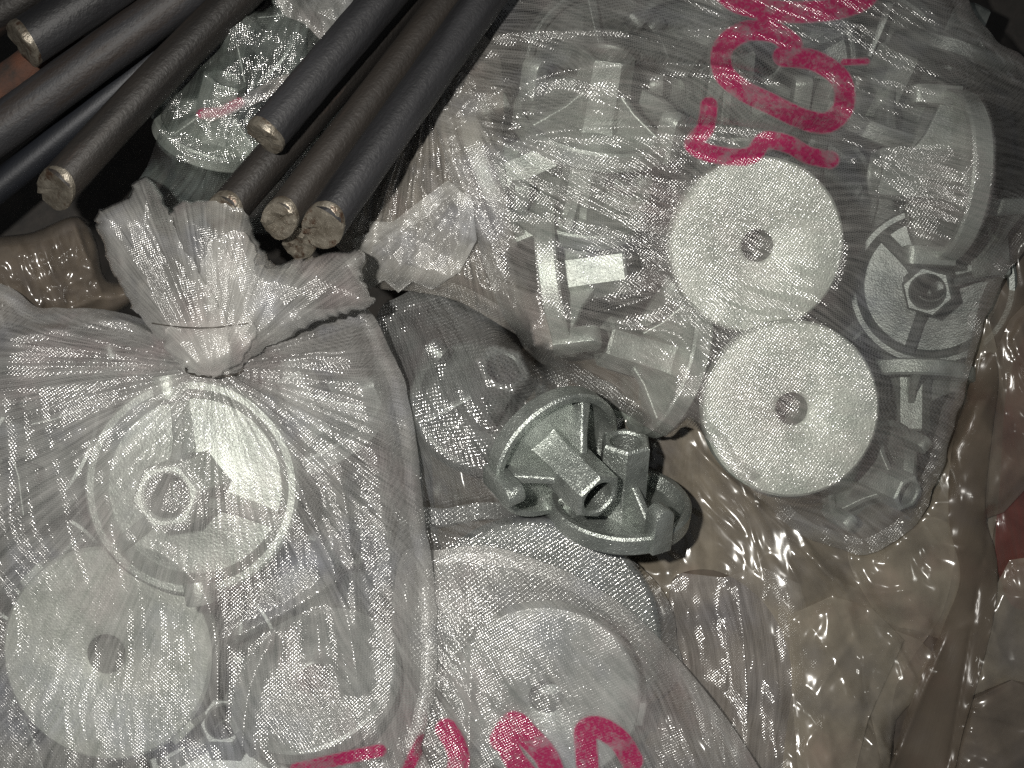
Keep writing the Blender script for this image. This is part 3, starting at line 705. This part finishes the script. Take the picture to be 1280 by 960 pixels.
bag_right = sheet('woven_bag', OUT_RIGHT,
    M_BAG, g=2.2, lift=0.026, pillow=(0.05, 50), folds=[dict(t='dir', ang=8, wl=42, len=300, a=0.0035, seed=71), dict(t='crease', ang=14, wl=60, len=200, a=0.003, seed=77, o=2), dict(t='radial', c=(560, 150), n=14, a=0.010, fade=110, r0=20, seed=75), dict(t='dir', ang=24, wl=12, len=130, a=0.0014, seed=72, mask=False),
        dict(t='poly', p=[(622, 185), (640, 120), (690, 92), (800, 80), (900, 84), (1000, 108)], a=0.010, w=9), dict(t='poly', p=[(610, 180), (700, 163), (800, 158), (900, 157), (1000, 166), (1050, 140)], a=0.010, w=9),
        dict(t='poly', p=[(600, 45), (700, 38), (850, 38), (960, 30)], a=0.008, w=8), dict(t='poly', p=[(700, 402), (760, 388), (830, 366)], a=0.007, w=8), dict(t='poly', p=[(705, 408), (790, 412), (850, 420), (872, 470)], a=0.007, w=8), dict(t='poly', p=[(735, 352), (800, 325)], a=0.006, w=7),
        dict(t='poly', p=[(960, 640), (1010, 672), (1080, 676), (1130, 640)], a=0.006, w=9), dict(t='poly', p=[(560, 200), (620, 330), (680, 420), (760, 480), (830, 530)], a=0.008, w=14), dict(t='poly', p=[(1060, 200), (1110, 185), (1190, 180)], a=0.005, w=8)],
    ink=ink_r, load=2e-6, streak=('dir', 20), weave_rot=-0.12, edge_roll=0.0016, seed=3, ragged=3)
tag(bag_right, 'big clear woven bag with red print at upper right, two pale round plates showing through', 'woven bag')

# loose nuts
KEYS.clear(); BAG[0] = None
nut(684, 558, 0.066, (0.52, -0.50, 0.66), 355, 'a', M_LOOSE, 'loose shiny flange nut leaning with its boss towards the lower right, left of the pair', lugs=(150, 240), scale=0.96)
nut(774, 645, 0.052, (0.04, 0.88, 0.46), 330, 'a', M_LOOSE, 'loose shiny flange nut standing with its boss upright, right of the pair', lugs=(150, 0), scale=0.95)

# ================================================================== 4. upper left bag and middle crumpled film
OUT_GREEN = [(160, 260), (185, 205), (200, 160), (212, 105), (262, 55), (330, 5), (360, -40), (560, -40), (540, 60), (480, 180), (410, 280), (300, 292), (230, 290)]
KEYS.clear(); BAG[0] = OUT_GREEN
nut(262, 178, 0.030, (0.35, 0.75, 0.55), 30, 'a', M_ZINCM, 'flange nut with bright boss in the lower part of the green tinted bag', keep=True, scale=0.8)
nut(330, 60, 0.026, (-0.5, 0.35, 0.8), 0, 'a', M_DARKZ, 'flange nut in the upper part of the green tinted bag, beside the middle rods', keep=True, scale=0.8)
nut(400, 130, 0.020, (-0.4, -0.5, 0.7), 30, 'a', M_ZINCM, 'flange nut in the green tinted bag, mostly under the middle rods', scale=0.8)
bag_green = sheet('woven_bag', OUT_GREEN,
    M_BAGG, g=2.5, lift=0.014, pillow=(0.03, 40), folds=[dict(t='dir', ang=115, wl=30, len=160, a=0.009, seed=81, mask=False), dict(t='crumple', s=40, a=0.004, seed=82)], ink=[dict(w=13, p=[(252, 142), (275, 140), (300, 128)])], streak=('dir', 118), weave_rot=0.7, seed=8)
tag(bag_green, 'green tinted woven bag full of shiny nuts between the two groups of rods', 'woven bag')
film_top = sheet('plastic_film', [(345, -30), (440, -30), (430, 30), (415, 60), (380, 30), (352, 15)], M_TAIL, g=2.5, pillow=(0.015, 20), folds=[dict(t='crumple', s=24, a=0.006, seed=85)], streak=('dir', 60))
tag(film_top, 'small bunch of clear film at the top edge left of the middle rods', 'plastic film')
film_ruffle = sheet('plastic_film', [(428, 322), (446, 316), (440, 300), (462, 290), (460, 276), (490, 278), (520, 255), (560, 225), (590, 250), (596, 300), (575, 340), (540, 362), (515, 352), (498, 366), (480, 350), (462, 362), (444, 348)], M_TAIL, g=2.0, lift=0.03, smooth=False, pillow=(0.040, 30),
    folds=[dict(t='radial', c=(600, 215), n=20, a=0.014, fade=300, r0=30, seed=93, o=3, keep=0.6, len=200), dict(t='crease', ang=20, wl=30, len=80, a=0.007, seed=94)], streak=('radial', (600, 215)))
tag(film_ruffle, 'small ruffled end of pale film right of the middle rod ends', 'plastic film')
red_strip = sheet('bag_strip', [(250, 140), (290, 128), (330, 105), (362, 92), (368, 104), (335, 122), (300, 138), (262, 152)], M_PINK, g=1.6, pillow=(0.008, 8), folds=[], streak=('dir', -25))
tag(red_strip, 'thin pinkish folded film strip lying on the green tinted bag', 'film strip')

# ================================================================== 5. rods
GL = 'dark steel rods lying in the upper left'
rod(-40, 265, 0.030, 330, -40, 0.030, 0.018, M_RODN, 'narrow navy dark rod between the thick left rods', GL)
rod(70, 236, 0.085, 350, -55, 0.050, 0.0225, M_RODB, 'brown rod with round cut end at lower left, alone beside the tied bag', GL, bend=0.002)
rod(-60, 205, 0.062, 330, -80, 0.060, 0.026, M_ROD, 'thick blue grey rod crossing the left edge, without visible end', GL)
rod(-70, 165, 0.045, 100, 40, 0.045, 0.024, M_RUST, 'rusty brown rod piece below the first rod end at the left edge', GL, M_RUST)
rod(30, 55, 0.085, 260, -100, 0.070, 0.027, M_ROD, 'thick rod with bright sheared end near the top left corner', GL, skew=0.3)
rod(-40, 40, 0.05, 150, -80, 0.055, 0.024, M_RODB, 'brown rod in the extreme top left corner', GL)
GM = 'dark steel rods in the middle bundle'
rod(375, 302, 0.086, 600, -40, 0.045, 0.019, M_RODB, 'lowest rod of the middle bundle with the nearest bright end', GM)
rod(280, 268, 0.100, 545, -40, 0.056, 0.0215, M_RODB, 'leftmost long brown rod of the middle bundle with round striped end', GM)
rod(350, 274, 0.112, 590, -40, 0.066, 0.0195, M_RODB, 'brown rod of the middle bundle second from the right', GM)
rod(404, 283, 0.122, 640, -50, 0.078, 0.0225, M_ROD, 'blue grey rod at the right of the middle bundle', GM)
rod(332, 170, 0.118, 520, -50, 0.092, 0.0225, M_ROD, 'short reaching rod on top of the middle bundle with yellowish sheared end', GM, skew=0.2)

# ================================================================== 6. left tied bag
OUT_LEFT = [(-40, 405), (60, 386), (140, 388), (190, 402), (215, 400), (240, 385), (300, 382), (340, 385), (400, 386), (455, 384), (482, 425), (508, 485), (521, 560), (530, 640), (541, 720), (547, 800), (544, 870), (527, 930), (505, 1020), (-60, 1020)]
KEYS.clear(); BAG[0] = OUT_LEFT
nut(248, 606, 0.060, (-0.04, -0.02, 1), 12, 'b', M_ZINCM, 'flange nut with its hexagonal boss towards the viewer below the knot of the tied bag', scale=1.22)
nut(132, 818, 0.100, (0.10, 0.05, -1), 12, 'b', M_ZINC, 'large pale round plate with centre hole at lower left in the tied bag', scale=1.28)
nut(390, 845, 0.062, (0.22, -0.72, -0.65), 12, 'b', M_ZINCL, 'dull tilted plate in the lower middle of the tied bag')
nut(420, 520, 0.070, (-0.3, 0.75, 0.4), 12, 'b', M_ZINCL, 'flange nut with pale boss under the right shoulder of the tied bag')
nut(60, 560, 0.060, (-0.5, 0.4, 0.7), 12, 'b', M_DARKZ, 'flange nut under the upper left of the tied bag')
nut(450, 680, 0.06, (0.5, 0.2, 0.8), 12, 'b', M_DARKZ, 'flange nut near the right edge of the tied bag')
nut(300, 960, 0.085, (0.1, 0.4, 0.8), 12, 'b', M_ZINCL, 'flange nut at the bottom of the tied bag')
for i, (x, y, z) in enumerate([(330, 560, .05), (350, 700, .05), (200, 720, .045), (60, 700, .05), (20, 930, .07), (470, 880, .05), (150, 500, .05), (30, 460, .04), (470, 580, .045), (300, 800, .05), (180, 960, .06)]):
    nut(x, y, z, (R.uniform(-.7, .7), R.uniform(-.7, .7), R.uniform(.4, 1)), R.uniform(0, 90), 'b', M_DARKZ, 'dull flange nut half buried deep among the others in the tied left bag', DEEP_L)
KN = (266, 456)
bag_left_e = empty('woven_bag', Matrix.Translation(P(266, 700, 0.0)))
tag(bag_left_e, 'big whitish woven bag tied with a gathered flared neck at lower left', 'woven bag')
ink_l = [dict(w=17, p=[(370, 962), (420, 950), (475, 938)]), dict(w=16, p=[(528, 925), (515, 950), (500, 985)])]
body = sheet('bag_body', OUT_LEFT,
    M_BAGL, g=2.2, lift=0.06, pillow=(lambda U, V: 0.092 + 0.024 * np.exp(-(np.hypot(U - 266, V - 445) / 60) ** 2), 60), folds=[dict(t='radial', c=KN, n=17, a=0.015, fade=170, r0=30, seed=101, len=500), dict(t='radial', c=KN, n=44, a=0.003, fade=200, r0=40, seed=103, len=300, o=2), dict(t='dir', ang=82, wl=22, len=260, a=0.0035, seed=104, warp=70),
        dict(t='poly', p=[(0, 425), (80, 410), (160, 402), (215, 440)], a=0.010, w=9), dict(t='poly', p=[(150, 672), (215, 700), (262, 760), (272, 860), (262, 930)], a=0.008, w=8), dict(t='poly', p=[(282, 802), (360, 762), (445, 712)], a=0.008, w=8),
        dict(t='poly', p=[(300, 480), (380, 620), (430, 760), (450, 870)], a=0.009, w=11), dict(t='poly', p=[(300, 960), (312, 860), (345, 790)], a=0.007, w=9), dict(t='poly', p=[(420, 560), (440, 700), (445, 800)], a=0.006, w=9), dict(t='poly', p=[(395, 760), (400, 830)], a=0.006, w=8)],
    ink=ink_l, streak=('radial', KN, 0.12), weave_rot=0.05, edge_roll=0.003, seed=5, ragged=1.5, parent=None)
body.parent = bag_left_e; body.matrix_parent_inverse = bag_left_e.matrix_world.inverted()

def tail(outline, base, folds, mat=M_TAIL, g=2.0, **kw):
    o = sheet('neck_tail', outline, mat, g=g, pillow=(0.02, 40), base=base, folds=folds, streak=('radial', (268, 470)), drape=True, weave_rot=0.4, ragged=3.5, eps=0.002, **kw)
    o.parent = bag_left_e; o.matrix_parent_inverse = bag_left_e.matrix_world.inverted(); return o
fold_t = lambda s, a=0.008: [dict(t='radial', c=(268, 475), n=9, a=a, fade=500, r0=60, seed=s, keep=1, len=400, o=3), dict(t='crease', ang=70, wl=60, len=140, a=0.006, seed=s + 3)]
tail([(225, 440), (240, 380), (222, 320), (214, 262), (240, 250), (275, 254), (310, 268), (322, 298), (345, 330), (380, 322), (340, 400), (290, 450)], 0.096, fold_t(111))
tail([(225, 455), (262, 440), (262, 400), (250, 350), (262, 305), (300, 288), (318, 312), (322, 332), (360, 334), (400, 318), (440, 312), (458, 322), (450, 345), (468, 378), (430, 390), (390, 405), (345, 428), (310, 450), (290, 464), (250, 468)], 0.100, fold_t(121))
tail([(212, 440), (186, 412), (158, 375), (135, 325), (119, 268), (135, 258), (160, 246), (166, 232), (180, 222), (194, 228), (206, 250), (225, 300), (255, 350), (278, 395), (285, 462), (245, 468)], 0.098, fold_t(131))
tail([(206, 412), (240, 402), (280, 408), (312, 402), (318, 420), (298, 452), (268, 470), (235, 462), (212, 445)], 0.112, fold_t(141, 0.006))

def tube(name, pts, r, mat, parent=None, seg=8):
    cu = bpy.data.curves.new(name, 'CURVE'); cu.dimensions = '3D'; sp = cu.splines.new('NURBS'); sp.points.add(len(pts) - 1)
    for i, p in enumerate(pts): sp.points[i].co = (*p, 1)
    sp.use_endpoint_u = True; sp.order_u = 3; cu.bevel_depth = r; cu.bevel_resolution = 2
    o = bpy.data.objects.new(name, cu); dg = bpy.context.evaluated_depsgraph_get(); COL.objects.link(o); bpy.context.view_layer.update()
    me = bpy.data.meshes.new_from_object(o.evaluated_get(bpy.context.evaluated_depsgraph_get())); bpy.data.objects.remove(o)
    me.materials.clear(); return link(name, me, mat, parent)
M_WIRE = metal_mat('tie_wire', (0.05, 0.045, 0.04, 1), (0.10, 0.09, 0.08, 1), 0.5, 0.4, 0.2)
def on_top(u, v, up):
    h = TT.ray_cast(Vector((0, 0, CAM_H)), Vector(P(u, v, 0)) - Vector((0, 0, CAM_H)))[0]
    return P(u, v, (h.z if h else 0.1) + up)
TT = bvh()
w = tube('loose_thread', [on_top(x, 404 + 6 * math.sin((x - 190) / 120 * math.pi), 0.0012) for x in range(190, 318, 10)], 0.00035, M_WIRE)
w.parent = bag_left_e; w.matrix_parent_inverse = bag_left_e.matrix_world.inverted()
w = tube('tie_wire', [on_top(268 + 36 * math.cos(a), 462 + 9 * math.sin(a), 0.001) for a in np.linspace(-0.2, math.pi + 0.2, 16)], 0.0006, M_WIRE)
w.parent = bag_left_e; w.matrix_parent_inverse = bag_left_e.matrix_world.inverted()
